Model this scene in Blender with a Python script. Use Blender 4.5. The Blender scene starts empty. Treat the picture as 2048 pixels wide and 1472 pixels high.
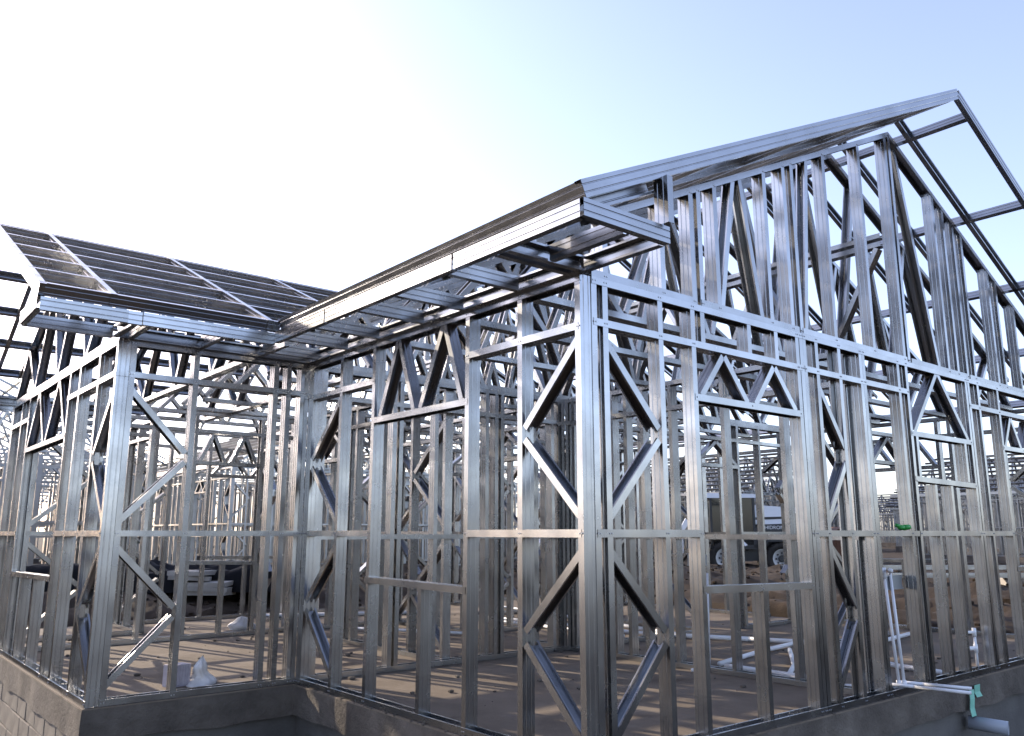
import bpy, bmesh, math, random
from mathutils import Vector as V, Matrix, noise
random.seed(7)
S = bpy.context.scene
C = S.collection
PI = math.pi

# ---------------------------------------------------------------- camera
AR, TILT = math.radians(50.4836), math.radians(11.2834)
cam = bpy.data.cameras.new('camera'); co = bpy.data.objects.new('camera', cam); C.objects.link(co)
F = V((math.cos(AR), math.sin(AR), 0)); RT = V((math.sin(AR), -math.cos(AR), 0)); UP = V((0, 0, 1))
fw = F * math.cos(TILT) + UP * math.sin(TILT); up = -F * math.sin(TILT) + UP * math.cos(TILT)
m = Matrix((RT, up, -fw)).transposed().to_4x4(); m.translation = V((-3.234, -3.302, 1.22))
co.matrix_world = m
cam.sensor_width = 36; cam.lens = 1659 / 2048 * 36; cam.clip_start = .05; cam.clip_end = 3000
S.camera = co

# ---------------------------------------------------------------- world, sun, exposure
SUN_AZ, SUN_EL = math.radians(104.9), math.radians(22)      # azimuth counter-clockwise from +X
w = bpy.data.worlds.new('World'); S.world = w; w.use_nodes = True
nt = w.node_tree; nt.nodes.clear()
sky = nt.nodes.new('ShaderNodeTexSky'); sky.sky_type = 'NISHITA'; sky.sun_disc = False
sky.sun_elevation = SUN_EL; sky.sun_rotation = PI / 2 - SUN_AZ
sky.air_density = .9; sky.dust_density = 1.2; sky.ozone_density = 2.6
bg = nt.nodes.new('ShaderNodeBackground'); bg.inputs['Strength'].default_value = .14
wo = nt.nodes.new('ShaderNodeOutputWorld')
hs = nt.nodes.new('ShaderNodeHueSaturation'); hs.inputs['Saturation'].default_value = .82
nt.links.new(sky.outputs[0], hs.inputs['Color']); tint = nt.nodes.new('ShaderNodeMix'); tint.data_type = 'RGBA'; tint.blend_type = 'MULTIPLY'; tint.inputs[0].default_value = 1; tint.inputs[7].default_value = (1.08, .985, 1.03, 1)
nt.links.new(hs.outputs[0], tint.inputs[6]); nt.links.new(tint.outputs[2], bg.inputs[0]); nt.links.new(bg.outputs[0], wo.inputs[0])
sl = bpy.data.lights.new('sun', 'SUN'); sl.energy = 2.6; sl.angle = math.radians(.5); sl.color = (1, .86, .68)
so = bpy.data.objects.new('sun', sl); C.objects.link(so)
sd = V((math.cos(SUN_AZ) * math.cos(SUN_EL), math.sin(SUN_AZ) * math.cos(SUN_EL), math.sin(SUN_EL)))
so.rotation_euler = sd.to_track_quat('Z', 'Y').to_euler(); so.location = sd * 50
S.view_settings.view_transform = 'Standard'; S.view_settings.look = 'None'
S.view_settings.gamma = 1; S.view_settings.use_curve_mapping = False
S.view_settings.exposure = 1.6
cy = S.cycles
cy.use_denoising = True; cy.max_bounces = 8; cy.diffuse_bounces = 3; cy.glossy_bounces = 5
cy.caustics_reflective = False; cy.caustics_refractive = False; cy.sample_clamp_indirect = 6

# ---------------------------------------------------------------- materials
def mat(name, col, rough=.6, metal=0., spec=.5):
    mm = bpy.data.materials.new(name); mm.use_nodes = True
    b = mm.node_tree.nodes['Principled BSDF']
    b.inputs['Base Color'].default_value = (*col, 1); b.inputs['Roughness'].default_value = rough
    b.inputs['Metallic'].default_value = metal; b.inputs['Specular IOR Level'].default_value = spec
    return mm, mm.node_tree, b
def node(t, kind, **kw):
    n = t.nodes.new(kind)
    for k, v in kw.items():
        if k in n.inputs: n.inputs[k].default_value = v
        else: setattr(n, k, v)
    return n
def ramp(t, fac, stops):
    r = t.nodes.new('ShaderNodeValToRGB'); e = r.color_ramp.elements
    while len(e) < len(stops): e.new(.5)
    for i, (p, c) in enumerate(stops):
        e[i].position = p; e[i].color = (*c, 1) if len(c) == 3 else c
    t.links.new(fac, r.inputs[0]); return r
def noisy(name, c1, c2, scale=3., rough=.85, bump=.3, bscale=40., c3=None, stretch=None, coords='Object', detail=8., spec=.3):
    mm, t, b = mat(name, c1, rough, spec=spec)
    tc = t.nodes.new('ShaderNodeTexCoord'); src = tc.outputs[coords]
    if stretch:
        mp = t.nodes.new('ShaderNodeMapping'); mp.inputs['Scale'].default_value = stretch
        t.links.new(src, mp.inputs[0]); src = mp.outputs[0]
    n = node(t, 'ShaderNodeTexNoise', Scale=scale, Detail=detail, Roughness=.62); t.links.new(src, n.inputs['Vector'])
    st = [(.32, c1), (.68, c2)] if c3 is None else [(.28, c1), (.5, c2), (.72, c3)]
    r = ramp(t, n.outputs['Fac'], st); t.links.new(r.outputs[0], b.inputs['Base Color'])
    n2 = node(t, 'ShaderNodeTexNoise', Scale=bscale, Detail=6., Roughness=.65); t.links.new(src, n2.inputs['Vector'])
    bp = node(t, 'ShaderNodeBump', Strength=bump, Distance=.02); t.links.new(n2.outputs['Fac'], bp.inputs['Height'])
    t.links.new(bp.outputs[0], b.inputs['Normal'])
    return mm
def galv(name, base, r0, r1):
    mm, t, b = mat(name, base, .35, 1.)
    g = t.nodes.new('ShaderNodeNewGeometry'); oi = t.nodes.new('ShaderNodeObjectInfo')
    add = t.nodes.new('ShaderNodeVectorMath'); add.operation = 'ADD'
    off = t.nodes.new('ShaderNodeVectorMath'); off.operation = 'SCALE'; off.inputs[0].default_value = (37, 91, 53)
    t.links.new(oi.outputs['Random'], off.inputs['Scale'])
    t.links.new(g.outputs['Position'], add.inputs[0]); t.links.new(off.outputs[0], add.inputs[1])
    p = add.outputs[0]
    vo = node(t, 'ShaderNodeTexVoronoi', Scale=45.); t.links.new(p, vo.inputs['Vector'])
    n = node(t, 'ShaderNodeTexNoise', Scale=3.5, Detail=4., Roughness=.55); t.links.new(p, n.inputs['Vector'])
    mx = t.nodes.new('ShaderNodeMath'); mx.operation = 'MULTIPLY_ADD'; mx.inputs[1].default_value = .035
    sx = t.nodes.new('ShaderNodeSeparateColor'); t.links.new(vo.outputs['Color'], sx.inputs[0])
    t.links.new(sx.outputs[0], mx.inputs[0]); t.links.new(n.outputs['Fac'], mx.inputs[2])
    mr = node(t, 'ShaderNodeMapRange'); mr.inputs[1].default_value = .3; mr.inputs[2].default_value = 1.
    mr.inputs[3].default_value = r0; mr.inputs[4].default_value = r1
    t.links.new(mx.outputs[0], mr.inputs[0]); t.links.new(mr.outputs[0], b.inputs['Roughness'])
    c2 = tuple(x * .72 for x in base)
    r = ramp(t, mx.outputs[0], [(.35, base), (.95, c2)])
    hv = t.nodes.new('ShaderNodeHueSaturation'); mv = node(t, 'ShaderNodeMapRange')
    mv.inputs[3].default_value = .82; mv.inputs[4].default_value = 1.08
    t.links.new(oi.outputs['Random'], mv.inputs[0]); t.links.new(mv.outputs[0], hv.inputs['Value'])
    t.links.new(r.outputs[0], hv.inputs['Color']); t.links.new(hv.outputs[0], b.inputs['Base Color'])
    # slow waviness of thin sheet
    mp = t.nodes.new('ShaderNodeMapping'); mp.inputs['Scale'].default_value = (1, 1, .45); t.links.new(p, mp.inputs[0])
    n3 = node(t, 'ShaderNodeTexNoise', Scale=4.5, Detail=1.); t.links.new(mp.outputs[0], n3.inputs['Vector'])
    bp = node(t, 'ShaderNodeBump', Strength=.3, Distance=.02); t.links.new(n3.outputs['Fac'], bp.inputs['Height'])
    t.links.new(bp.outputs[0], b.inputs['Normal'])
    return mm
M = {}
M['steel'] = galv('galvanised_steel', (.425, .43, .44), .2, .36)
M['steel_far'] = galv('galvanised_steel_far', (.36, .365, .37), .32, .5)
M['screw'] = mat('screw_zinc', (.45, .46, .48), .35, 1.)[0]
M['floor'] = noisy('dusty_concrete', (.125, .098, .072), (.185, .148, .113), 1.6, .9, .3, 55., c3=(.225, .185, .147), coords='Object')
def dirty(mm, col, scale, lo, hi):
    t = mm.node_tree; b = t.nodes['Principled BSDF']; l = b.inputs['Base Color'].links[0]; src = l.from_socket
    g = t.nodes.new('ShaderNodeNewGeometry'); n = node(t, 'ShaderNodeTexNoise', Scale=scale, Detail=9., Roughness=.68); t.links.new(g.outputs['Position'], n.inputs['Vector'])
    r = ramp(t, n.outputs['Fac'], [(lo, (0, 0, 0)), (hi, (1, 1, 1))]); mx = t.nodes.new('ShaderNodeMix'); mx.data_type = 'RGBA'
    t.links.new(r.outputs[0], mx.inputs[0]); t.links.new(src, mx.inputs[6]); mx.inputs[7].default_value = (*col, 1); t.links.new(mx.outputs[2], b.inputs['Base Color'])
dirty(M['floor'], (.055, .036, .024), .9, .56, .72); dirty(M['floor'], (.23, .205, .175), 2.3, .6, .74)
M['render'] = noisy('rough_cement_render', (.06, .05, .042), (.115, .098, .082), 2.2, .93, .8, 28., c3=(.18, .155, .13))
M['skim'] = noisy('smooth_grey_plaster', (.09, .084, .078), (.15, .142, .132), 1.5, .9, .35, 45.)
M['block'] = noisy('concrete_block', (.14, .12, .1), (.24, .21, .175), 4., .92, .5, 60.)
M['soil'] = noisy('red_brown_soil', (.018, .012, .0075), (.034, .0225, .014), 2.6, .97, 1., 30., c3=(.068, .046, .029))
M['pvc'] = mat('white_pvc', (.8, .8, .82), .35)[0]
M['grey_pvc'] = mat('grey_pvc', (.34, .37, .42), .4)[0]
M['box'] = mat('galvanised_box', (.3, .32, .34), .45, .8)[0]
M['tape'] = noisy('green_tape', (.2, .5, .38), (.28, .6, .46), 12., .55, .2, 60.)
M['green'] = mat('bright_green_plastic', (.03, .3, .05), .4)[0]
M['bag'] = noisy('woven_white_sack', (.72, .66, .6), (.85, .82, .8), 6., .6, .4, 30.)
M['lilac'] = noisy('lilac_paper', (.38, .34, .37), (.48, .44, .47), 20., .6, .2, 60.)
M['sheet'] = noisy('black_plastic_sheeting', (.004, .004, .005), (.007, .007, .009), 3., .6, .8, 6., spec=.1)
M['board'] = noisy('pale_board', (.3, .27, .24), (.42, .39, .35), 3., .85, .3, 40.)
M['rust'] = noisy('rusty_brown_steel', (.06, .026, .015), (.12, .055, .03), 4., .75, .4, 30.)
M['white_paint'] = noisy('white_machine_paint', (.74, .75, .78), (.82, .83, .85), 3., .35, .05, 30., spec=.5)
M['black_paint'] = mat('black_machine_paint', (.018, .019, .022), .4)[0]
M['rubber'] = noisy('dusty_tyre_rubber', (.015, .014, .013), (.045, .038, .032), 8., .85, .3, 40.)
M['rim'] = noisy('pale_rim_paint', (.5, .49, .47), (.66, .65, .63), 6., .5, .1, 30.)
gm, gt, gb = mat('cab_glass', (.02, .03, .035), .04, 0., .6); M['glass'] = gm
gb.inputs['Transmission Weight'].default_value = .55
M['card'] = noisy('beige_board', (.6, .44, .32), (.7, .54, .42), 5., .8, .2, 40.)
M['letter'] = mat('white_lettering', (.75, .75, .75), .5)[0]

# ---------------------------------------------------------------- helpers
def link(name, mesh, parent=None, loc=None):
    o = bpy.data.objects.new(name, mesh); C.objects.link(o)
    if parent: o.parent = parent
    if loc is not None: o.location = loc
    return o
def empty(name, parent=None, loc=(0, 0, 0), rz=0):
    o = bpy.data.objects.new(name, None); C.objects.link(o); o.location = loc; o.rotation_euler = (0, 0, rz)
    o.empty_display_size = .2
    if parent: o.parent = parent
    return o
def tag(o, label=None, cat=None, group=None, kind=None):
    for k, v in (('label', label), ('category', cat), ('group', group), ('kind', kind)):
        if v: o[k] = v
    return o
class MB:                                   # mesh collector
    def __init__(s): s.v = []; s.f = []
    def add(s, vs, fs, mtx=None):
        b = len(s.v); s.v += [tuple(mtx @ V(p)) if mtx else tuple(p) for p in vs]; s.f += [[b + i for i in f] for f in fs]; return s
    def box(s, x0, x1, y0, y1, z0, z1, mtx=None):
        vs = [(x, y, z) for x in (x0, x1) for y in (y0, y1) for z in (z0, z1)]
        return s.add(vs, [(0, 1, 3, 2), (4, 6, 7, 5), (0, 4, 5, 1), (2, 3, 7, 6), (0, 2, 6, 4), (1, 5, 7, 3)], mtx)
    def tube(s, p, q, r, n=10, r2=None, caps=True):
        p, q = V(p), V(q); d = (q - p).normalized(); a = d.orthogonal().normalized(); b = d.cross(a); r2 = r if r2 is None else r2
        vs = [p + (a * math.cos(2 * PI * i / n) + b * math.sin(2 * PI * i / n)) * r for i in range(n)]
        vs += [q + (a * math.cos(2 * PI * i / n) + b * math.sin(2 * PI * i / n)) * r2 for i in range(n)]
        fs = [(i, (i + 1) % n, n + (i + 1) % n, n + i) for i in range(n)]
        if caps: fs += [tuple(range(n - 1, -1, -1)), tuple(range(n, 2 * n))]
        return s.add(vs, fs)
    def path(s, pts, r, n=8):
        for a, b in zip(pts[:-1], pts[1:]): s.tube(a, b, r, n)
        for p in pts[1:-1]: s.ball(p, r * 1.08)
        return s
    def ball(s, c, r, nu=8, nv=5, sc=(1, 1, 1)):
        vs = [(c[0], c[1], c[2] - r * sc[2])]
        for j in range(1, nv):
            t = -PI / 2 + PI * j / nv
            vs += [(c[0] + sc[0] * r * math.cos(t) * math.cos(2 * PI * i / nu), c[1] + sc[1] * r * math.cos(t) * math.sin(2 * PI * i / nu), c[2] + sc[2] * r * math.sin(t)) for i in range(nu)]
        vs.append((c[0], c[1], c[2] + r * sc[2])); fs = []
        for i in range(nu):
            k = (i + 1) % nu; fs.append((0, 1 + k, 1 + i))
            for j in range(nv - 2): a = 1 + j * nu; fs.append((a + i, a + k, a + nu + k, a + nu + i))
            a = 1 + (nv - 2) * nu; fs.append((a + i, a + k, len(vs) - 1))
        return s.add(vs, fs)
    def lathe(s, prof, c, axis=1, n=24):    # profile (r, h) closed loop round an axis
        k = len(prof); vs = []
        for i in range(n):
            a = 2 * PI * i / n
            for r, h in prof:
                p = [0, 0, 0]; p[axis] = h; o = [j for j in range(3) if j != axis]
                p[o[0]] = r * math.cos(a); p[o[1]] = r * math.sin(a); vs.append((p[0] + c[0], p[1] + c[1], p[2] + c[2]))
        fs = [(i * k + j, i * k + (j + 1) % k, ((i + 1) % n) * k + (j + 1) % k, ((i + 1) % n) * k + j) for i in range(n) for j in range(k)]
        return s.add(vs, fs)
    def prism(s, poly, y0, y1, mtx=None):   # polygon in xz extruded along y
        n = len(poly); vs = [(x, y0, z) for x, z in poly] + [(x, y1, z) for x, z in poly]
        fs = [(i, (i + 1) % n, n + (i + 1) % n, n + i) for i in range(n)] + [tuple(range(n - 1, -1, -1)), tuple(range(n, 2 * n))]
        return s.add(vs, fs, mtx)
    def mesh(s, name, material, smooth=False, fix=True):
        me = bpy.data.meshes.new(name); me.from_pydata(s.v, [], s.f)
        if fix:
            bm = bmesh.new(); bm.from_mesh(me); bmesh.ops.recalc_face_normals(bm, faces=bm.faces[:]); bm.to_mesh(me); bm.free()
        me.materials.append(material)
        if smooth: me.polygons.foreach_set('use_smooth', [True] * len(me.polygons))
        return me
    def build(s, name, material, parent=None, smooth=False, loc=None):
        return link(name, s.mesh(name, material, smooth), parent, loc)

# --- lipped C section, ribbed web; local z = length, y = web, +x = open side
def c_section(L, w=.089, f=.041, lip=.011, t=.0016):
    h = w / 2; r = .006
    def rib(y): return [(0, y - .005), (r * .42, y - .002), (r * .42, y + .002), (0, y + .005)]
    P = [(f, -h + lip), (f, -h), (0, -h)] + rib(-w * .22) + rib(w * .22) + [(0, h), (f, h), (f, h - lip)]
    N = []
    for i in range(len(P)):
        ns = []
        for a, b in ((i - 1, i), (i, i + 1)):
            if 0 <= a and b < len(P):
                dx, dy = P[b][0] - P[a][0], P[b][1] - P[a][1]; l = math.hypot(dx, dy); ns.append((dy / l, -dx / l))
        nx, ny = sum(n[0] for n in ns), sum(n[1] for n in ns); l2 = nx * nx + ny * ny
        k = (2 if len(ns) == 2 else 1) * len(ns) / (l2 * len(ns)) if l2 else 1
        N.append((nx * k, ny * k))
    loop = P + [(p[0] - n[0] * t, p[1] - n[1] * t) for p, n in zip(reversed(P), reversed(N))]
    n = len(loop)
    vs = [(x, y, 0) for x, y in loop] + [(x, y, L) for x, y in loop]
    fs = [(i, (i + 1) % n, n + (i + 1) % n, n + i) for i in range(n)]
    return vs, fs
_cache = {}
def c_mesh(L, w, material):
    k = (round(L, 3), w, material.name)
    if k not in _cache:
        b = MB(); b.add(*c_section(L, w)); _cache[k] = b.mesh('c_section', material)
    return _cache[k]
def cmem(name, P, Q, open_, parent, w=.089, material=None):
    P, Q, o = V(P), V(Q), V(open_); d = Q - P; L = d.length; d.normalize()
    o = (o - d * o.dot(d)).normalized(); y = d.cross(o)
    ob = link(name, c_mesh(L, w, material or M['steel']), parent)
    mm = Matrix((o, y, d)).transposed().to_4x4(); mm.translation = P; ob.matrix_local = mm
    return ob
Z = V((0, 0, 1))
class Wall:
    def __init__(s, house, O, u, n, L, screws=False):
        s.e = empty('wall_frame', house); s.O, s.u, s.n, s.L = V(O), V(u), V(n), L; s.sc = MB() if screws else None; s.us = []
    def pt(s, u, z, d=.0445): return s.O + s.u * u + Z * z + s.n * d
    def mem(s, name, u0, z0, u1, z1, side=1, w=.089, d=.0445):
        l = math.hypot(u1 - u0, z1 - z0); pu, pz = -(z1 - z0) / l * side, (u1 - u0) / l * side
        return cmem(name, s.pt(u0, z0, d), s.pt(u1, z1, d), s.u * pu + Z * pz, s.e, w)
    def stud(s, u, z0=.004, z1=2.698, o=1, name='stud'):
        if z1 > 2.6: s.us.append(u + .02 * o)
        j = .0035
        return s.mem(name, u + random.uniform(-j, j), z0, u + random.uniform(-j, j), z1, -o)
    def plates(s, u0, u1, gaps=()):
        x = u0
        for a, b in list(gaps) + [(u1, u1)]:
            if a > x: s.mem('bottom_plate', x, .003, a, .003, 1, .0945)
            x = b
        s.mem('top_plate', u0, 2.7, u1, 2.7, -1, .0945)
    def rail(s, z, u0, u1, name='noggin', side=1):
        o = s.mem(name, u0, z, u1, z, side, .0935)
        if s.sc is not None:
            for u in s.us:
                if u0 - .03 < u < u1 + .03:
                    s.screw(u - .008, z + .02 * side); s.screw(u + .01, z + .02 * side)
        return o
    def brace(s, u0, z0, u1, z1, side=1): return s.mem('brace', u0, z0, u1, z1, side, .083)
    def kbrace(s, u0, u1, flip=False, low=True):
        # zig-zag of four braces between two studs
        a, b = (u1, u0) if flip else (u0, u1)
        sg = -1 if flip else 1
        s.brace(a, 2.33, b, 1.86, -sg); s.brace(b, 1.76, a, 1.3, -sg)
        if low: s.brace(a, 1.13, b, .68, -sg); s.brace(b, .58, a, .12, -sg)
    def window(s, u0, u1, sill=.88, head=2.09, rail=2.44, n=2, jacks=1):
        s.mem('header', u0 - .03, head, u1 + .03, head, -1, .0935)
        s.mem('window_sill', u0 - .03, sill + .02, u1 + .03, sill, -1, .0935)
        for i in range(jacks):
            u = u0 + (u1 - u0) * (i + 1) / (jacks + 1); s.mem('jack_stud', u, .004, u, sill - .002, -1)
        st = (u1 - u0) / n
        for i in range(n):
            a = u0 + i * st
            s.mem('web_strut', a + .03, head + .01, a + st / 2 - .025, rail - .01, -1, .083)
            s.mem('web_strut', a + st / 2 + .025, rail - .01, a + st - .03, head + .01, -1, .083)
        if s.sc is not None:
            for u in (u0 - .01, u1 + .01, u0 + st):
                for z in (head - .02, sill - .02): s.screw(u, z)
    def screw(s, u, z):
        c = s.O + s.u * u + Z * z - s.n * .003
        s.sc.tube(c, c - s.n * .0045, .0062, 6, .0045)
    def done(s):
        if s.sc is not None:
            for u in s.us:
                for z in (.022, 2.68): s.screw(u - .009, z); s.screw(u + .011, z)
            o = s.sc.build('screws', M['screw'], s.e); o['kind'] = 'stuff'
    def generic(s, step=.6, windows=(), doors=(), rail=2.44, kb=True):
        s.plates(0, s.L, [(a + .02, b - .02) for a, b in doors])
        u = .0; k = 0
        open_ = list(windows) + list(doors)
        while u < s.L - .1:
            if not any(a - .12 < u < b + .12 for a, b in open_): s.stud(u + .002)
            u += step
        s.stud(s.L - .002, o=-1)
        for a, b in open_: s.stud(a - .041); s.stud(b + .041, o=-1)
        pos = 0
        for a, b in sorted(open_) + [(s.L, s.L)]:
            if a - pos > .15: s.rail(1.2, pos, a); 
            pos = b
        s.rail(rail, 0, s.L, 'ledger_rail')
        for a, b in windows: s.window(a, b, rail=rail)
        for a, b in doors:
            s.mem('header', a - .03, 2.12, b + .03, 2.12, -1, .0935)
            h = (a + b) / 2
            s.mem('web_strut', a, 2.13, h - .02, rail - .01, -1, .083); s.mem('web_strut', h + .02, rail - .01, b, 2.13, -1, .083)
        if kb:
            f = next((x for x in [0, s.L] if True), 0)
            if not any(a < .7 for a, b in open_): s.kbrace(.05, .58)
            if not any(b > s.L - .7 for a, b in open_): s.kbrace(s.L - .58, s.L - .05, True)
        s.done()

# ================================================================ GROUND
def pad(x, y):                               # distance outside the house pad on the bank side
    return max(x - 9.3, y - 10.0, -9 if x < 9.3 and y < 10.0 else -99)
def ground_z(x, y):
    a, b = x - 9.25, y - 10.1
    t = max(a, b)
    if x < -4.5: t = min(t, b)
    e = t + .22 * noise.noise(V((x * .9, y * .9, 20))) + .08 * noise.noise(V((x * 3.5, y * 3.5, 21)))
    k = min(1, max(0, e / .42)); k = k * k * (3 - 2 * k)
    k2 = min(1, max(0, (e - .3) / 3.2)); k2 = k2 * k2 * (3 - 2 * k2)
    h = -.78 + k * .72 + k2 * .28
    n = noise.noise(V((x * .45, y * .45, 0))) * .16 + noise.noise(V((x * 1.5, y * 1.5, 3))) * .12 + noise.noise(V((x * 4, y * 4, 7))) * .07
    far = min(1, max(0, (t - 6) / 20))
    return h + n * (.25 + k) * (1 - .7 * far) - .3 * far
def axis_pts(c, rng):
    pts = []
    x = 0; st = .14
    while x < rng:
        pts.append(x); x += st
        if x > 9: st *= 1.07
    return sorted({round(c + p, 3) for p in pts} | {round(c - p, 3) for p in pts})
gx = axis_pts(9, 900); gy = axis_pts(9, 900)
gb_ = MB()
gb_.v = [(x, y, ground_z(x, y)) for x in gx for y in gy]
ny = len(gy)
gb_.f = [(i * ny + j, (i + 1) * ny + j, (i + 1) * ny + j + 1, i * ny + j + 1) for i in range(len(gx) - 1) for j in range(ny - 1)]
g = link('ground', gb_.mesh('ground', M['soil'], True, False)); tag(g, kind='structure')

# ================================================================ SLAB AND FOUNDATION
OUT = [(-.02, -.02), (8.0, -.02), (8.0, 9.35), (-1.62, 9.35), (-1.62, 3.43), (-.02, 3.43)]
def outline_band(name, inset, z0, z1, material, top, rough=0., jag=0., seed=0):
    # vertical band following the outline with a subdivided face, plus a top
    b = MB(); pts = []
    n = len(OUT); cx, cyy = 4, 4.6
    for i in range(n):
        p, q = V(OUT[i]), V(OUT[(i + 1) % n]); L = (q - p).length; k = max(1, int(L / .12)); d = (q - p) / L; nn = V((d.y, -d.x))
        for j in range(k): pts.append((p + d * L * j / k, nn if j else None, i))
    # corner normals
    res = []
    for idx, (p, nn, i) in enumerate(pts):
        if nn is None:
            d1 = (V(OUT[i]) - V(OUT[i - 1])).normalized(); d2 = (V(OUT[(i + 1) % n]) - V(OUT[i])).normalized()
            nn = V((d1.y + d2.y, -d1.x - d2.x))
        res.append((p - nn * inset, nn))
    m_ = len(res); rows = 5
    for r in range(rows):
        for (p, nn) in res:
            z = z1 + (z0 - z1) * r / (rows - 1)
            q = V((p.x * 3, p.y * 3, z * 3 + seed)); o = noise.noise(q) * rough + noise.noise(q * 4) * rough * .5
            if r == 0: o *= .4
            if r == rows - 1: z += noise.noise(V((p.x * 2.3, p.y * 2.3, seed))) * jag + noise.noise(V((p.x * 7, p.y * 7, seed))) * jag * .2
            b.v.append((p.x + nn.x * o, p.y + nn.y * o, z))
    for r in range(rows - 1):
        for i in range(m_): b.f.append((r * m_ + i, r * m_ + (i + 1) % m_, (r + 1) * m_ + (i + 1) % m_, (r + 1) * m_ + i))
    # underside lip so the band has thickness
    base = len(b.v)
    for (p, nn) in res: b.v.append((p.x - nn.x * .06, p.y - nn.y * .06, z0))
    for i in range(m_): b.f.append(((rows - 1) * m_ + i, (rows - 1) * m_ + (i + 1) % m_, base + (i + 1) % m_, base + i))
    if top: b.f.append(tuple(range(m_)))
    o = b.build(name, material); return o
tag(outline_band('foundation_edge', 0., -.24, -.012, M['render'], False, .012, .035, 3), kind='structure')
sb = MB()
sb.v = [(x - (.008 if x > 0 else -.008) * 0, y, z) for z in (-.012, -.001) for x, y in OUT]; n6 = len(OUT)
sb.f = [tuple(range(n6, 2 * n6))] + [(i, (i + 1) % n6, n6 + (i + 1) % n6, n6 + i) for i in range(n6)]
slab = sb.build('floor_slab', M['floor']); tag(slab, kind='structure')
fw_ = outline_band('foundation_wall', .058, -1.0, -.2, M['skim'], False, .004, 0, 9); tag(fw_, kind='structure')
def block_mesh():
    b = MB(); b.box(-.02, .02, -.195, .195, -.095, .095)
    me = b.mesh('block', M['block']); bm = bmesh.new(); bm.from_mesh(me); bmesh.ops.bevel(bm, geom=bm.edges[:], offset=.006, segments=1, affect='EDGES'); bm.to_mesh(me); bm.free(); return me
bmh = block_mesh()
for r in range(3):
    for j in range(14):
        y = 3.43 + .2 + j * .4 - (.2 if r % 2 else 0)
        if y - .2 < 3.4: y += .0
        if y - .195 < 3.44: continue
        o = link('block', bmh, fw_, (-1.578 + random.uniform(-.006, .006), y, -.3 - r * .2)); o.rotation_euler = (0, random.uniform(-.02, .02), random.uniform(-.015, .015))

# ================================================================ MAIN HOUSE FRAME
house = empty('house_frame')
tag(house, 'large unfinished galvanised steel house frame on a concrete slab, nearest and filling the view', 'house frame')
RS, RZ = .468, 3.17                           # roof surface over the gable wall line
def zr(x): return RZ + RS * (x if x <= 4.04 else 8.08 - x)
def zc(x): return 3.035 + .462 * (x if x <= 4.04 else 8.08 - x)
WZ, WS, WR = 3.15, .45, 5.7                   # wing roof
def zw(y): return WZ + WS * ((y - 3.45) if y <= WR else (2 * WR - y - 3.45))

# --- left wall of the main block (x = 0)
L = Wall(house, (0, 0, 0), (0, 1, 0), (1, 0, 0), 3.45, True)
L.plates(.0, 3.45)
for u, o in ((.002, 1), (.522, 1), (1.07, 1), (2.30, 1), (2.83, 1), (3.36, 1), (3.41, 1)): L.stud(u, o=o)
L.rail(1.2, .02, 1.08); L.rail(1.2, 2.3, 3.44)
L.rail(2.37, .02, 1.1, 'ledger_rail'); L.rail(2.37, 2.3, 3.44, 'ledger_rail')
L.mem('header', 1.08, 2.1, 2.33, 2.1, -1, .0935)
for a, za, b, zb in ((2.24, 2.11, 1.99, 2.67), (1.95, 2.67, 1.73, 2.11), (1.68, 2.11, 1.40, 2.67), (1.35, 2.67, 1.14, 2.11)): L.mem('web_strut', a, za, b, zb, 1, .083)
L.mem('window_sill', 1.08, .885, 2.36, .90, -1, .0945)
L.mem('jack_stud', 1.59, .004, 1.59, .88, -1)
L.kbrace(.05, .515); L.kbrace(2.88, 3.35)
L.done()

# --- gable wall facing right (y = 0)
R = Wall(house, (0, 0, 0), (1, 0, 0), (0, 1, 0), 7.95, True)
R.plates(.0905, 2.3165); R.plates(2.3195, 5.2); R.plates(5.203, 7.95)
for u, o in ((.0915, 1), (.184, 1), (.673, 1), (.999, 1), (2.225, 1), (2.275, 1), (2.3205, 1), (2.491, 1), (2.86, -1), (3.148, 1), (3.2, 1), (3.788, 1), (3.94, 1),
             (5.157, 1), (5.21, 1), (5.43, 1), (5.91, 1), (6.95, 1), (7.1, 1), (7.5, 1), (7.947, -1)): R.stud(u, o=o)
R.rail(1.2, .1, 1.03); R.rail(1.2, 2.3, 3.93); R.rail(1.2, 3.94, 5.95); R.rail(1.2, 6.95, 7.94)
R.rail(2.41, .1, 2.3, 'ledger_rail'); R.rail(2.41, 2.33, 3.95, 'ledger_rail'); R.rail(2.41, 5.21, 7.94, 'ledger_rail')
R.window(1.04, 2.225, .88, 2.10, 2.41, 2, 1)
R.window(3.98, 5.157, 1.68, 2.09, 2.69, 1, 0)
for u in (4.30, 4.62): R.mem('jack_stud', u, .004, u, 1.64, -1)
R.mem('trimmer', 4.03, 1.69, 4.03, 2.05, -1); R.mem('trimmer', 5.0, 1.69, 5.0, 2.05, -1)
R.window(5.95, 6.95, .88, 2.09, 2.41, 2, 1)
for u in (1.10, 1.62, 1.95): R.mem('jack_stud', u, 2.42, u, 2.698, -1)
R.kbrace(.23, .665); R.kbrace(2.53, 2.86, False)
R.done()
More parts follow.
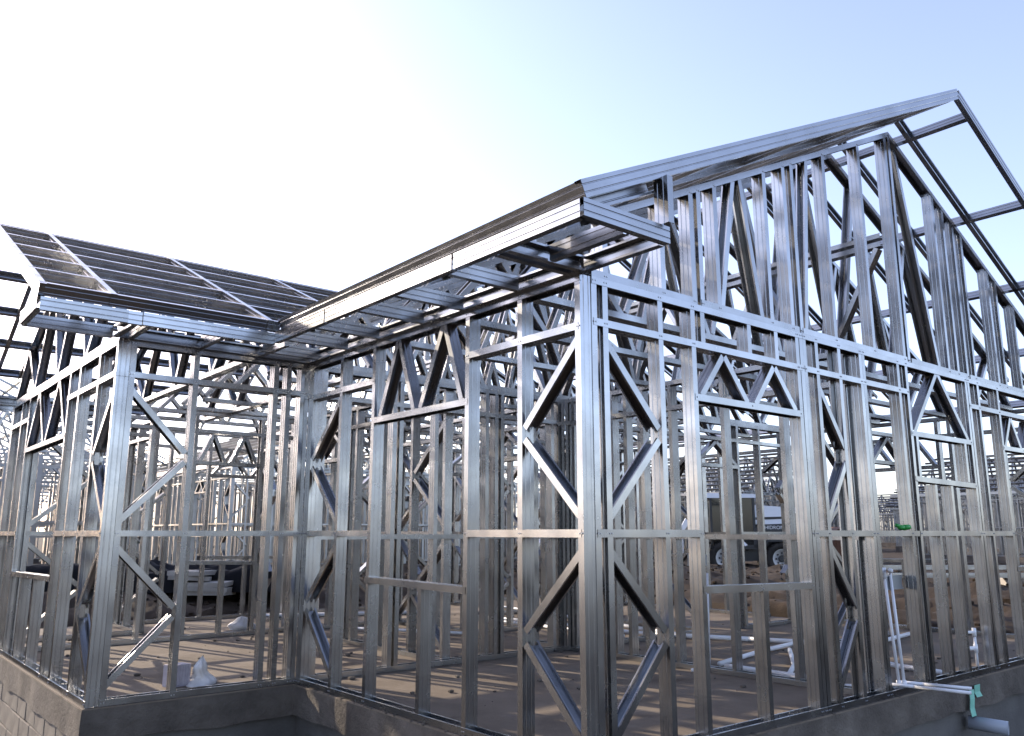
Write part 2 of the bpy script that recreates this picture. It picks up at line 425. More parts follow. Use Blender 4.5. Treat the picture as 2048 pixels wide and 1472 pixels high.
# gable infill above
G = Wall(house, (0, 0, 0), (1, 0, 0), (0, 1, 0), 7.95, True)
G.mem('gable_plate', .0905, 2.7025, 1.07, 2.7025, 1, .0945); G.mem('gable_plate', 1.12, 2.7025, 2.29, 2.7025, 1, .0945)
G.mem('gable_plate', 2.34, 2.7025, 4.0, 2.7025, 1, .0945); G.mem('gable_plate', 4.08, 2.7025, 5.25, 2.7025, 1, .0945); G.mem('gable_plate', 5.3, 2.7025, 7.95, 2.7025, 1, .0945)
for u, o in ((.19, 1), (.72, 1), (1.03, 1), (1.115, 1), (1.30, 1), (1.92, 1), (2.19, 1), (2.31, 1), (2.80, 1), (3.41, 1), (3.94, 1), (4.02, 1),
             (4.83, 1), (5.03, 1), (5.24, 1), (5.42, 1), (6.0, 1), (6.19, 1), (6.62, 1), (7.2, 1), (7.7, 1)):
    G.mem('gable_stud', u, 2.706, u, zc(u + .02) - .012, -o)
    for z in (2.72, zc(u) - .03): G.screw(u + .012, z); G.screw(u + .03, z)
for a, za, b_, zb in ((1.40, 2.72, 1.60, zc(1.6) - .04), (1.68, zc(1.68) - .04, 1.88, 2.72), (2.45, 2.72, 2.62, zc(2.6) - .04), (4.2, zc(4.2) - .05, 4.72, 2.72)):
    G.mem('web_strut', a, za, b_, zb, -1 if zb < za else 1, .075, .06)
G.mem('gable_chord', .0905, zc(.09), 4.04, zc(4.04), -1, .0945); G.mem('gable_chord', 4.045, zc(4.045), 8.0, zc(8.0), -1, .0945)
G.done()

# --- wing front wall (y = 3.45) and wing end wall (x = -1.6)
WF = Wall(house, (-1.6, 3.45, 0), (1, 0, 0), (0, 1, 0), 1.6, True)
WF.plates(.0905, 1.6)
for u, o in ((.0915, 1), (.585, 1), (1.27, 1), (1.39, 1), (1.52, 1), (1.55, 1)): WF.stud(u, o=o)
WF.rail(1.2, .1, 1.6); WF.rail(2.41, .1, 1.6, 'ledger_rail')
WF.kbrace(.135, .58)
WF.done()
WL = Wall(house, (-1.6, 3.45, 0), (0, 1, 0), (1, 0, 0), 4.5, True)
WL.plates(0, 4.5)
for u, o in ((.002, 1), (.52, 1), (1.18, 1), (1.56, 1), (3.47, -1), (3.85, 1), (4.45, 1)): WL.stud(u, o=o)
WL.rail(1.2, 0, 1.62); WL.rail(1.2, 3.45, 4.5); WL.rail(2.41, 0, 1.62, 'ledger_rail'); WL.rail(2.41, 3.45, 4.5, 'ledger_rail')
WL.window(1.60, 3.45, .83, 2.11, 2.69, 2, 2)
WL.kbrace(.05, .515)
WL.done()

# --- inner and rear walls
def gw(O, u, n, L_, **k): Wall(house, O, u, n, L_).generic(**k)
P2 = Wall(house, (3.1, .095, 0), (0, 1, 0), (1, 0, 0), 3.35)
P2.plates(0, 3.35)
for u in (.02, .60, 1.21, 1.83, 2.2, 2.42, 2.62, 3.2, 3.3): P2.stud(u)
P2.rail(1.17, 0, 3.35); P2.rail(2.41, 0, 3.35, 'ledger_rail'); P2.done()
P1 = Wall(house, (.095, 3.45, 0), (1, 0, 0), (0, 1, 0), 3.0)
P1.plates(0, 3.0)
for u in (.04, .78, .85, 1.26, 1.89, 2.01, 2.09, 2.8, 2.9, 2.955): P1.stud(u)
P1.rail(1.17, 0, 3.0); P1.rail(2.41, 0, 3.0, 'ledger_rail'); P1.done()
gw((3.1, 3.55, 0), (0, 1, 0), (1, 0, 0), 3.4, doors=((.5, 1.4),))
gw((3.2, 3.45, 0), (1, 0, 0), (0, 1, 0), 4.65, doors=((2.2, 3.1),))
gw((-1.5, 6.97, 0), (1, 0, 0), (0, 1, 0), 4.6, windows=((1.75, 2.55),))
gw((3.2, 6.97, 0), (1, 0, 0), (0, 1, 0), 4.65, doors=((.7, 1.6),), windows=((2.6, 3.6),))
gw((7.86, .095, 0), (0, 1, 0), (1, 0, 0), 9.1, windows=((1.4, 2.5), (5.2, 6.4)), doors=((3.2, 4.1),))
gw((0, 9.1, 0), (1, 0, 0), (0, 1, 0), 7.85, windows=((1.2, 2.4), (5.4, 6.6)))
gw((1.55, 3.55, 0), (0, 1, 0), (1, 0, 0), 3.4, doors=((2.0, 2.8),))
gw((3.2, 5.25, 0), (1, 0, 0), (0, 1, 0), 2.25, kb=True)
gw((5.5, 7.07, 0), (0, 1, 0), (1, 0, 0), 2.0, kb=True)
gw((1.9, 7.07, 0), (0, 1, 0), (1, 0, 0), 2.0, kb=True)
gw((5.6, 1.8, 0), (1, 0, 0), (0, 1, 0), 2.2, doors=((1.2, 2.0),))
gw((5.5, 3.55, 0), (0, 1, 0), (1, 0, 0), 3.4, doors=((1.6, 2.5),))
gw((-1.6, 7.86, 0), (1, 0, 0), (0, 1, 0), 1.6, kb=False)
gw((0, 7.95, 0), (0, 1, 0), (1, 0, 0), 1.1, kb=False)

# --- roof trusses
def truss(kind, pos, a, b, ridge, zf, n):
    e = empty('roof_truss', house)
    def P(s, z): return V((s, pos, z)) if kind == 'x' else V((pos, s, z))
    o = V((0, 0, 1)); d = V((0, 1, 0)) if kind == 'x' else V((1, 0, 0))
    cmem('bottom_chord', P(a, 2.705), P(b, 2.705), o, e)
    cmem('top_chord', P(a, zf(a)), P(ridge, zf(ridge)), -o, e); cmem('top_chord', P(ridge + .003, zf(ridge)), P(b, zf(b)), -o, e)
    k = 2 * n; pts = [a + (b - a) * i / k for i in range(k + 1)]
    for i in range(k):
        s0, s1 = pts[i], pts[i + 1]
        lo0, lo1 = (i % 2 == 0), (i % 2 == 1)
        z0 = 2.75 if lo0 else zf(s0) - .03; z1 = 2.75 if lo1 else zf(s1) - .03
        sg = .025 if s1 > s0 else -.025
        cmem('web_strut', P(s0 + sg, z0), P(s1 - sg, z1), V((-1, 0, 0)) if kind == 'x' else V((0, -1, 0)), e, .083)
    return e
for y in (.62, 1.4, 2.3, 3.5, 4.4, 5.3, 6.2, 6.95, 8.1, 9.2): truss('x', y, .02, 7.95, 4.04, zc, 8)
for x in (-1.555, -.45, .65): truss('y', x, 3.47, 7.93, WR, lambda y: zw(y) - .115, 4)
# ridge girder running along the house: paired rails with zig-zag struts
e = empty('girder_truss', house)
for z in (3.80, 3.88): cmem('girder_rail', (4.0, .12, z), (4.0, 9.0, z), Z, e)
for i in range(14):
    y0 = .15 + i * .63; a, b = (2.75, 3.78) if i % 2 else (3.78, 2.75)
    cmem('web_strut', (4.0, y0, a), (4.0, y0 + .6, b), (0, 1, 0), e, .083)
for i in range(8): cmem('girder_post', (4.0, .7 + i * 1.15, 3.93), (4.0, .7 + i * 1.15, 4.8), (0, 1, 0), e, .083)

# --- rafters, barge boards, purlins
h = .0445
def raf(name, p, q, open_, par=house): return cmem(name, p, q, open_, par)
ca = math.cos(math.atan(RS))
def mr(x, y): return V((x, y, zr(x) - h / ca))
yr = [-.07 + .565 * i for i in range(17)]
for i, y in enumerate(yr):
    x0 = -.53 if y < 3.0 else max(-.53, (y - 3.45) * .96)
    if x0 < 4.0 and i % 2 == 0: raf('rafter', mr(x0, y), mr(4.037, y), (0, 1, 0))
    raf('rafter', mr(4.043, y), mr(8.66, y), (0, -1, 0))
raf('barge_rafter', mr(-.6, -.645), mr(4.037, -.645), (0, 1, 0)); raf('barge_rafter', mr(4.043, -.645), mr(8.68, -.645), (0, 1, 0))
sup = V((1, 0, RS)).normalized(); sdn = V((-1, 0, RS)).normalized()
for x in (.48, 1.58, 2.67, 3.81):             # left slope
    raf('purlin', mr(x, -.642), mr(x, 9.2 if x > 2.3 else 3.45 + x / .96), sup)
raf('eave_purlin', mr(-.575, -.64), mr(-.575, 2.84), sup)
for x in (4.27, 5.41, 6.5, 7.6, 8.6): raf('purlin', mr(x, -.642), mr(x, 9.3), -sdn)
raf('ridge_purlin', mr(3.97, -.642), mr(3.97, 9.3), sup)
# wing roof
cw = math.cos(math.atan(WS))
def wr(x, y): return V((x, y, zw(y) - h / cw))
for x in (-1.83, -1.25, -.67, -.09, .5, 1.08, 1.66):
    y0 = 2.85 if x < -.6 else max(2.85, 3.45 + x * .96 + .05)
    if x in (-1.83, -.67, .5, 1.66):
        o_ = raf('rafter', wr(x, y0) + Z * .004, wr(x, WR - .003) + Z * .004, (1, 0, 0)); raf('rafter', wr(x, WR + .003), wr(x, 8.55), (1, 0, 0))
raf('barge_rafter', wr(-2.28, 2.83), wr(-2.28, WR - .003), (1, 0, 0)); raf('barge_rafter', wr(-2.28, WR + .003), wr(-2.28, 8.57), (1, 0, 0))
wup = V((0, 1, WS)).normalized(); wdn = V((0, -1, WS)).normalized()
for i in range(6):
    y = 2.86 + i * .545
    raf('purlin' if i else 'eave_purlin', wr(-2.278, y), wr(-.56 if i == 0 else (y - 3.45) * .96 + .02, y), wup)
    yy = 2 * WR - y
    raf('purlin', wr(-2.278, yy), wr((y - 3.45) * .96 + .6, yy), wdn)
raf('ridge_purlin', wr(-2.278, WR - .03), wr(2.2, WR - .03), wup)

# --- boxed eaves: ledger, fascia, soffit joists
zf_ = 2.7475
raf('soffit_ledger', (-.002, 0.0, zf_), (-.002, 3.44, zf_), (-1, 0, 0))
raf('fascia', (-.6, -.62, zf_ + .004), (-.6, .42, zf_ + .004), (1, 0, 0)); raf('fascia', (-.6, .44, zf_ + .004), (-.6, 2.0, zf_ + .004), (1, 0, 0)); raf('fascia', (-.6, 2.02, zf_ + .004), (-.6, 2.86, zf_ + .004), (1, 0, 0))
for y in (.50, 1.08, 1.56, 2.18, 2.68, 3.2): raf('soffit_joist', (-.044, y, zf_), (-.557, y, zf_), (0, 1, 0))
raf('soffit_joist', (-.003, 0., zf_), (-.557, 0., zf_), (0, -1, 0)); raf('soffit_joist', (-.003, .05, zf_), (-.557, .05, zf_), (0, 1, 0))
raf('eave_return', (-.6, -.645, zf_ + .004), (.03, -.645, zf_ + .004), (0, 1, 0))
raf('soffit_joist', (.03, -.6, zf_), (.03, -.003, zf_), (-1, 0, 0)); raf('soffit_joist', (-.28, -.6, zf_), (-.28, -.05, zf_), (1, 0, 0))
raf('eave_post', (-.03, -.645, 2.80), (-.03, -.645, 3.06), (1, 0, 0)); raf('eave_post', (-.40, 0.02, 2.80), (-.40, 0.02, 2.95), (1, 0, 0))
raf('eave_strut', (-.5, -.55, 2.82), (-.03, -.55, 3.04), (0, -1, 0))
# wing
raf('soffit_ledger', (-1.6, 3.448, zf_), (-.003, 3.448, zf_), (0, -1, 0))
raf('fascia', (-2.26, 2.85, zf_ - .01), (-1.70, 2.85, zf_ - .01), (0, 1, 0)); raf('fascia', (-1.6, 2.85, zf_ - .01), (-.6, 2.85, zf_ - .01), (0, 1, 0))
raf('fascia_splice', (-1.71, 2.862, zf_ - .01), (-1.59, 2.862, zf_ - .01), (0, 1, 0))
for x in (-1.55, -1.0, -.5): raf('soffit_joist', (x, 3.405, zf_), (x, 2.895, zf_), (1, 0, 0))
raf('soffit_joist', (-1.61, 3.44, zf_), (-1.61, 2.895, zf_), (-1, 0, 0))
raf('eave_return', (-2.28, 2.85, zf_), (-2.28, 3.45, zf_), (1, 0, 0)); raf('soffit_joist', (-2.26, 3.45, zf_), (-1.65, 3.45, zf_), (0, 1, 0))
raf('eave_return', (-2.28, 7.95, zf_), (-2.28, 8.55, zf_), (1, 0, 0)); raf('soffit_joist', (-2.26, 7.95, zf_), (-1.6, 7.95, zf_), (0, -1, 0))
raf('eave_post', (-2.28, 8.0, 2.8), (-2.28, 8.0, 3.05), (0, 1, 0)); raf('fascia', (-2.26, 8.55, zf_), (-.6, 8.55, zf_), (0, -1, 0))

# ================================================================ PIPES AND SITE CLUTTER
def pipe(name, pts, r, label, cat, material='pvc', group=None, fit=()):
    b = MB(); b.path([V(p) for p in pts], r)
    o = b.build(name, M[material], None, True); tag(o, label, cat, group)
    if fit:
        for p, q in fit: MB().tube(p, q, r * 1.35, 10).build('pipe_fitting', M[material], o, True)
    return o
r = .0125
pipe('water_pipe', [(3.40, .10, .93), (3.46, .10, .90), (3.475, .06, .04), (3.19, .49, .02)], r, 'left one of the two upright white pipes crossing behind a gable stud', 'pipe', fit=(((3.37, .10, .93), (3.46, .10, .93)), ((3.46, .10, .95), (3.462, .10, .86)), ((3.475, .06, .0145), (3.475, .06, .09))))
pipe('water_pipe', [(3.44, .03, .93), (3.52, .08, .91), (3.50, .03, .04), (3.25, .52, .02)], r, 'right one of the two upright white pipes crossing behind a gable stud', 'pipe', fit=(((3.42, .02, .93), (3.52, .08, .93)), ((3.50, .03, .0145), (3.50, .03, .09))))
pipe('water_pipe', [(3.42, .12, .062), (3.47, -.06, .06), (3.56, -.44, .055)], .013, 'lower white pipe end poking out over the gable plate towards the viewer', 'pipe')
pipe('water_pipe', [(3.55, .12, .064), (3.62, -.06, .062), (3.72, -.38, .06)], .013, 'upper white pipe end poking out over the gable plate beside another', 'pipe')
pipe('water_pipe', [(4.88, .14, .34), (5.03, .10, .34), (5.03, .10, .02)], .0135, 'white pipe stub with two elbows rising inside the gable wall at right', 'pipe', fit=(((5.03, .1, .30), (5.03, .1, .375)), ((5.03, .1, .16), (5.03, .1, .235)), ((4.88, .15, .2), (5.03, .1, .2))))
pipe('water_pipe', [(2.98, 1.70, .02), (3.2, 1.68, .02), (3.2, 1.66, .86)], .016, 'single upright white pipe under a small grey box on the inner wall', 'pipe')
def jbox(loc, sx, label):
    b = MB(); b.box(-sx / 2, sx / 2, -.03, .0, -.05, .05); b.box(-sx / 2 - .006, sx / 2 + .006, -.034, -.03, .044, .056); b.box(-sx / 2 - .006, sx / 2 + .006, -.034, -.03, -.056, -.044)
    o = b.build('outlet_box', M['box'], None, False, loc); tag(o, label, 'outlet box'); return o
jbox((3.60, .12, .83), .26, 'grey metal bracket box behind the crossing white pipes on the gable wall')
jb = jbox((3.16, 1.72, .98), .2, 'small grey metal box on the inner wall above a white pipe'); jb.rotation_euler = (0, 0, -PI / 2)
floor_pipes = [
 ([(5.66, 7.8, .03), (5.33, 5.46, .03), (5.01, 3.97, .03), (4.85, 3.0, .03)], .026, 'long thick white drain pipe running deepest across the slab'),
 ([(4.4, 7.0, .03), (4.62, 5.0, .03), (4.7, 3.75, .03)], .022, 'white pipe lying nearer than the long thick one on the slab'),
 ([(4.7, 3.7, .03), (5.21, 2.64, .03), (5.5, 2.0, .03)], .026, 'white drain pipe branching right behind the inner wall'),
 ([(3.45, 1.75, .025), (4.5, 2.0, .025), (5.45, 2.15, .025)], .024, 'white pipe crossing the back room floor from the inner wall to the right'),
 ([(3.40, 1.65, .025), (3.40, 1.19, .025), (3.40, .62, .025)], .022, 'white pipe lying along the foot of the inner wall'),
 ([(3.42, 1.0, .025), (3.9, 1.25, .025), (4.82, 1.88, .025)], .022, 'white pipe slanting over the back room floor away from the inner wall'),
 ([(4.93, 1.32, .03), (4.57, .59, .03), (4.52, .2, .03)], .022, 'white pipe on the floor ending near the gable plate at right'),
 ([(4.93, 1.34, .03), (5.6, 1.5, .03), (7.4, 1.75, .03)], .024, 'white pipe running towards the far wall at right'),
 ([(2.2, 6.6, .03), (2.59, 5.97, .03), (3.02, 5.2, .03)], .018, 'thin white pipe lying alone on the middle room floor'),
 ([(1.95, 8.85, .03), (4.5, 7.6, .03)], .03, 'white pipe lying along the rear rooms beyond the middle partition'),
 ([(4.2, 6.5, .028), (4.3, 5.2, .028), (4.35, 3.8, .028)], .02, 'thin white pipe parallel to the inner wall in the rear rooms')]
for pts, rr, lab in floor_pipes: pipe('drain_pipe', pts, rr, lab, 'pipe', group='white pipes laid over the slab')
for x, y, dx, dy in ((4.0, 1.0, .07, .02), (4.15, .8, .06, .02), (3.85, .45, .05, .03), (4.3, 1.35, .05, -.02)):
    MB().tube((x, y, .012), (x + dx, y + dy, .012), .011, 8).build('pipe_offcut', M['pvc'])
db_ = MB()
for i in range(420):
    x, y = random.uniform(-1.4, 7.8), random.uniform(.12, 8.9)
    if x < 0 and not 3.6 < y < 7.8: continue
    q = random.random() ** 3 * .022 + .004
    db_.ball((x, y, q * .45), q, 5, 3, (random.uniform(.8, 1.6), random.uniform(.8, 1.5), .6))
for i in range(260):
    u = random.uniform(0, 7.9); q = random.random() ** 2 * .012 + .004
    x, y = ((u, random.uniform(-.018, .0)) if i % 3 else (random.uniform(-.018, 0), u * .43))
    db_.ball((x, y, q * .3 - .006), q, 5, 3, (1.3, 1.2, .6))
tag(db_.build('mortar_crumbs', M['render']), kind='stuff')
for i, o in enumerate([o for o in bpy.data.objects if o.name.startswith('pipe_offcut')]): tag(o, ['short white pipe offcut left of the crossing pipes, farthest back', 'short white pipe offcut on the floor, second from the back', 'short white pipe offcut closest to the gable plate', 'short white pipe offcut nearest the slanting floor pipe'][i], 'offcut', 'short white pipe offcuts on the floor')
# drain stub with green tape on the gable foundation
db = MB(); db.lathe([(.056, 0), (.056, -.29), (.050, -.29), (.050, 0)], (0, 0, 0), 1, 20)
dp = db.build('drain_stub', M['grey_pvc'], None, True, (4.50, -.0, -.345)); dp.rotation_euler = (math.radians(3), 0, math.radians(16)); tag(dp, 'short grey drain pipe stub sticking out of the concrete foundation at right', 'drain pipe')
tb = MB()
def strip(pts, wd, th=.004):
    b = MB(); pr = None
    for (x, z, dd) in pts:
        row = [(x - wd / 2, -dd, z), (x + wd / 2, -dd, z), (x + wd / 2, -dd - th, z), (x - wd / 2, -dd - th, z)]
        k = len(b.v); b.v += row
        if pr is not None:
            for i in range(4): b.f.append((pr + i, pr + (i + 1) % 4, k + (i + 1) % 4, k + i))
        pr = k
    b.f += [(0, 1, 2, 3), (pr + 3, pr + 2, pr + 1, pr)]
    return b
tp = strip([(4.47, -.285, .06), (4.47, -.22, .05), (4.48, -.15, .055), (4.50, -.08, .045)], .085).build('tape_strip', M['tape']); tag(tp, 'pale green tape strip hanging down above the grey drain stub', 'tape')
tp2 = strip([(4.64, -.15, .05), (4.62, -.11, .04), (4.61, -.05, .05)], .11).build('tape_strip', M['tape']); tag(tp2, 'shorter pale green tape flap beside the long strip on the foundation', 'tape')
gp = MB(); gp.ball((0, 0, .0), .03, 10, 6, (1.5, 1, .75)); gp.tube((.02, -.01, 0), (.075, -.03, .005), .024, 10, .02); gp.tube((-.03, 0, .01), (-.06, .02, .02), .015)
o = gp.build('hose_coupling', M['green'], None, True, (3.66, .02, 1.268)); tag(o, 'small bright green plastic coupling resting on the gable wall rail', 'coupling')

def sack(name, loc, sx, sy, sz, peak, material, label, cat, seed=0, rz=0):
    b = MB(); nu, nv = 36, 18
    for j in range(nv + 1):
        t = j / nv
        for i in range(nu):
            a = 2 * PI * i / nu
            rad = max(.06 * (1 - t), (1 - t ** peak) ** .8 * (1 + .12 * math.sin(t * 9 + seed))) if t < 1 else .0
            fold = abs(noise.noise(V((math.cos(a) * 2.6 + seed, math.sin(a) * 2.6, t * 1.1))))
            f = 1.05 - .75 * fold * min(1, t * 2.5 + .25) + .22 * noise.noise(V((math.cos(a) * 1.3, math.sin(a) * 1.3, t * 2.2 + seed)))
            k = .22 * noise.noise(V((t * 2.4, seed, 0)))
            b.v.append((math.cos(a) * rad * sx * f + k * sx, math.sin(a) * rad * sy * f, t * sz * (1 + .12 * noise.noise(V((math.cos(a) * 2, math.sin(a) * 2, seed))))))
    for j in range(nv):
        for i in range(nu): b.f.append((j * nu + i, j * nu + (i + 1) % nu, (j + 1) * nu + (i + 1) % nu, (j + 1) * nu + i))
    o = b.build(name, M[material], None, True, loc); o.rotation_euler = (0, 0, rz); tag(o, label, cat); return o
sack('plastic_bag', (-.62, 3.92, .0), .12, .1, .215, 1.15, 'bag', 'white plastic bag with a pointed top on the wing floor', 'bag', 1, .4)
sack('plastic_bag', (1.22, 7.62, .0), .2, .13, .16, 2.2, 'bag', 'low crumpled white plastic bag by the rear wing partition', 'bag', 5)
pk = MB(); pk.box(-.085, .085, -.06, .06, 0, .17)
for i in range(7): pk.box(-.0855 + i * .024, -.075 + i * .024, -.063, .063, .004, .166)
o = pk.build('paper_pack', M['lilac'], None, False, (-.80, 3.96, .0)); o.rotation_euler = (0, 0, .3); tag(o, 'small lilac ribbed pack standing beside the pointed white bag', 'pack')
# heap of black sheeting and boards on the rear bank
def heap(name, loc, sx, sy, sz, material, label, cat, seed, rz=0):
    b = MB(); nu, nv = 40, 16
    for j in range(nv + 1):
        for i in range(nu + 1):
            x, y = (i / nu * 2 - 1), (j / nv * 2 - 1)
            e_ = max(0, 1 - max(abs(x), abs(y)) ** 6)
            z = sz * e_ ** .5 * (.75 + .5 * noise.noise(V((x * 3.2, y * 2, seed))) + .2 * noise.noise(V((x * 9, y * 6, seed))))
            b.v.append((x * sx, y * sy, z - .12))
    for j in range(nv):
        for i in range(nu): a = j * (nu + 1) + i; b.f.append((a, a + 1, a + nu + 2, a + nu + 1))
    o = b.build(name, M[material], None, True, loc); o.rotation_euler = (0, 0, rz); tag(o, label, cat); return o
heap('plastic_sheet_heap', (1.7, 13.0, .32), 2.6, .8, .52, 'sheet', 'long heap of glossy black plastic sheeting on the soil bank', 'sheeting', 2, -.55)
heap('plastic_sheet_heap', (-2.2, 16.2, .3), 1.6, .9, 1.0, 'sheet', 'tall black plastic heap seen through the wing window', 'sheeting', 8, -.3)
for i, (x, y, z, a, sx) in enumerate(((2.22, 11.75, .16, -.7, .42), (2.2, 11.72, .24, -.62, .42), (2.24, 11.75, .32, -.75, .4), (2.0, 11.95, .41, -.5, .34), (2.02, 11.95, .5, -.9, .32))):
    b = MB(); b.box(-sx, sx, -.28, .28, 0, .075); o = b.build('board_stack' if False else 'pale_board', M['board'], None, False, (x, y, z)); o.rotation_euler = (.04 * (i % 3 - 1), .05 * (i % 2), a)
    tag(o, ['lowest of the pale boards stacked before the black sheeting', 'second lowest pale board in the stack on the bank', 'middle pale board in the stack on the bank', 'second pale board from the top of the stack', 'topmost pale board of the stack on the bank'][i], 'board', 'pale boards stacked on the soil bank')
# clods and litter on the soil (countless)
cl = MB()
for i in range(2600):
    if i % 2: x, y = random.uniform(9.4, 26), random.uniform(-3, 14)
    else: x, y = random.uniform(-6, 16), random.uniform(10.3, 20)
    rr = random.uniform(.015, .06) * (1 if random.random() < .93 else 2.2)
    cl.ball((x, y, ground_z(x, y) + rr * .3), rr, 5, 3, (random.uniform(.8, 1.5), random.uniform(.8, 1.4), random.uniform(.5, .9)))
tag(cl.build('soil_clods', M['soil']), kind='stuff')
# steel bundles on the ground beyond the far wall
for k, (x0, y0, x1, y1, z, lab) in enumerate(((12.2, 6.4, 16.2, 2.9, .30, 'lower long bundle of steel sections lying on the soil behind the house'), (12.7, 7.0, 17.0, 3.6, .42, 'upper long bundle of steel sections lying farther back on the soil'))):
    t = empty('steel_bundle', None, (x0, y0, z)); tag(t, lab, 'steel bundle')
    for i in range(4):
        d = V((x1 - x0, y1 - y0, 0)); nrm = V((-d.y, d.x, 0)).normalized()
        cmem('steel_section', nrm * (.095 * (i % 2)) + Z * (.05 + .043 * (i // 2)), nrm * (.095 * (i % 2)) + Z * (.05 + .043 * (i // 2)) + d, Z, t)
    for s_ in (.15, .8):
        b = MB(); p = d * s_; b.box(-.05, .05, -.1, .25, -.35, .045); q = b.build('bearer', M['board'], t, False, p)
        q.rotation_euler = (0, 0, math.atan2(d.y, d.x))

# ================================================================ BACKHOE LOADER
lo = empty('backhoe_loader', None, (22.50, 14.64, -.17), math.atan2(RT.y, RT.x) - .12)
tag(lo, 'white and black backhoe loader with dusty tyres parked behind the house frame', 'loader')
def wheel(x, y, r, wd):
    t = MB(); hw = wd / 2
    t.lathe([(r * .62, -hw), (r * .9, -hw * 1.05), (r, -hw * .8), (r * 1.01, 0), (r, hw * .8), (r * .9, hw * 1.05), (r * .62, hw), (r * .6, 0)], (0, 0, 0), 1, 32)
    e = t.build('tyre', M['rubber'], lo, True, (x, y, r))
    tr = MB()
    for i in range(22):
        for s_ in (-1, 1):
            a = 2 * PI * (i + (.5 if s_ > 0 else 0)) / 22
            mm = Matrix.Rotation(a, 4, 'Y') @ Matrix.Translation((0, s_ * hw * .45, r * 1.0)) @ Matrix.Rotation(s_ * .6, 4, 'Z')
            tr.box(-.025, .025, -hw * .5, hw * .5, -.02, .025, mm)
    k = tr.build('tread', M['rubber'], e); k['kind'] = 'stuff'
    rm = MB(); rm.lathe([(r * .63, -hw * .9), (r * .58, -hw * .9), (r * .52, -hw * .4), (r * .22, -hw * .25), (r * .22, hw * .3), (r * .6, hw * .9), (r * .63, hw * .9)], (0, 0, 0), 1, 28)
    rm.build('rim', M['rim'], e, True)
    hb = MB(); hb.tube((0, -hw * .75, 0), (0, hw * .5, 0), r * .2, 16)
    for i in range(8):
        a = 2 * PI * i / 8; hb.tube((r * .36 * math.cos(a), -hw * .42, r * .36 * math.sin(a)), (r * .36 * math.cos(a), -hw * .2, r * .36 * math.sin(a)), r * .06, 8)
    hb.build('hub', M['black_paint'], e)
for s_ in (-1, 1): wheel(.95, s_ * .85, .54, .4); wheel(-.95, s_ * .85, .56, .45)
MB().box(-1.9, 1.7, -.42, .42, .45, .8).build('chassis', M['black_paint'], lo)
b = MB(); b.prism([(.18, 1.72), (1.75, 1.62), (1.86, 1.75), (1.8, 2.2), (1.6, 2.28), (.18, 2.38)], -.5, .5); hd = b.build('hood', M['white_paint'], lo)
MB().prism([(.2, 1.86), (1.82, 1.92), (1.82, 1.99), (.2, 1.95)], -.512, -.502).build('hood_stripe', M['black_paint'], hd)
MB().box(-.1, 1.7, -.46, .46, .8, 1.66).build('engine_bay', M['black_paint'], lo)
b = MB()
for x in (-1.35, -.45, .12):
    for s_ in (-1, 1): b.box(x - .04, x + .04, s_ * .66 - .04, s_ * .66 + .04, .9, 2.62)
b.box(-1.4, .16, -.7, .7, .85, 1.0); b.build('cab_frame', M['black_paint'], lo)
b = MB(); b.prism([(-1.62, 2.62), (.38, 2.62), (.33, 2.74), (-1.5, 2.8)], -.78, .78); b.build('cab_roof', M['white_paint'], lo)
for x0, x1, s_ in ((-1.31, -.49, -1), (-.41, .08, -1), (-1.31, -.49, 1), (-.41, .08, 1)): MB().box(x0, x1, s_ * .66 - .006, s_ * .66 + .006, 1.0, 2.62).build('cab_window', M['glass'], lo)
MB().box(.115, .127, -.6, .6, 1.3, 2.6).build('windscreen', M['glass'], lo); MB().box(-1.36, -1.348, -.6, .6, 1.1, 2.6).build('rear_window', M['glass'], lo)
b = MB(); b.box(-.85, -.4, -.25, .25, 1.0, 1.35); b.box(-.9, -.78, -.25, .25, 1.35, 1.95); b.build('seat', M['black_paint'], lo)
for s_ in (-1, 1):
    b = MB(); b.prism([(-1.75, 1.0), (-1.6, 1.28), (-.5, 1.3), (-.2, 1.0), (-.28, .96), (-.55, 1.22), (-1.55, 1.2), (-1.68, .96)], s_ * .86 - .22, s_ * .86 + .22); b.build('rear_mudguard', M['white_paint'], lo)
    b = MB(); b.prism([(.3, .95), (.45, 1.18), (1.4, 1.2), (1.58, .95), (1.5, .93), (1.36, 1.13), (.5, 1.11), (.38, .93)], s_ * .86 - .2, s_ * .86 + .2); b.build('front_mudguard', M['black_paint'], lo)
    b = MB(); b.prism([(.1, 1.5), (.3, 1.70), (1.7, 1.74), (2.2, 1.5), (2.85, .85), (2.7, .7), (2.0, 1.3), (1.6, 1.48), (.3, 1.40)], s_ * .64 - .05, s_ * .64 + .05); ar = b.build('loader_arm', M['black_paint'], lo)
    if s_ < 0:
        cu = bpy.data.curves.new('lettering', 'FONT'); cu.body = 'HIDROMEK'; cu.size = .17; cu.extrude = .002; cu.materials.append(M['letter'])
        tmp = bpy.data.objects.new('lettering_source', cu); lm = bpy.data.meshes.new_from_object(tmp); bpy.data.objects.remove(tmp); to = link('lettering', lm); to.parent = ar; to.location = (.46, -.694, 1.54); to.rotation_euler = (PI / 2, 0, 0)
    MB().tube((.9, s_ * .64, .95), (2.2, s_ * .64, 1.25), .05, 10).build('ram', M['rim'], lo)
b = MB(); b.prism([(2.55, .62), (2.75, 1.5), (2.95, 1.62), (2.98, 1.55), (2.85, 1.42), (2.68, .72), (2.8, .52), (3.35, .42), (3.35, .36), (2.75, .40)], -1.15, 1.15)
b.prism([(2.6, .6), (2.9, 1.58), (3.35, .4), (2.78, .42)], -1.17, -1.13); b.prism([(2.6, .6), (2.9, 1.58), (3.35, .4), (2.78, .42)], 1.13, 1.17); b.build('bucket', M['rust'], lo)
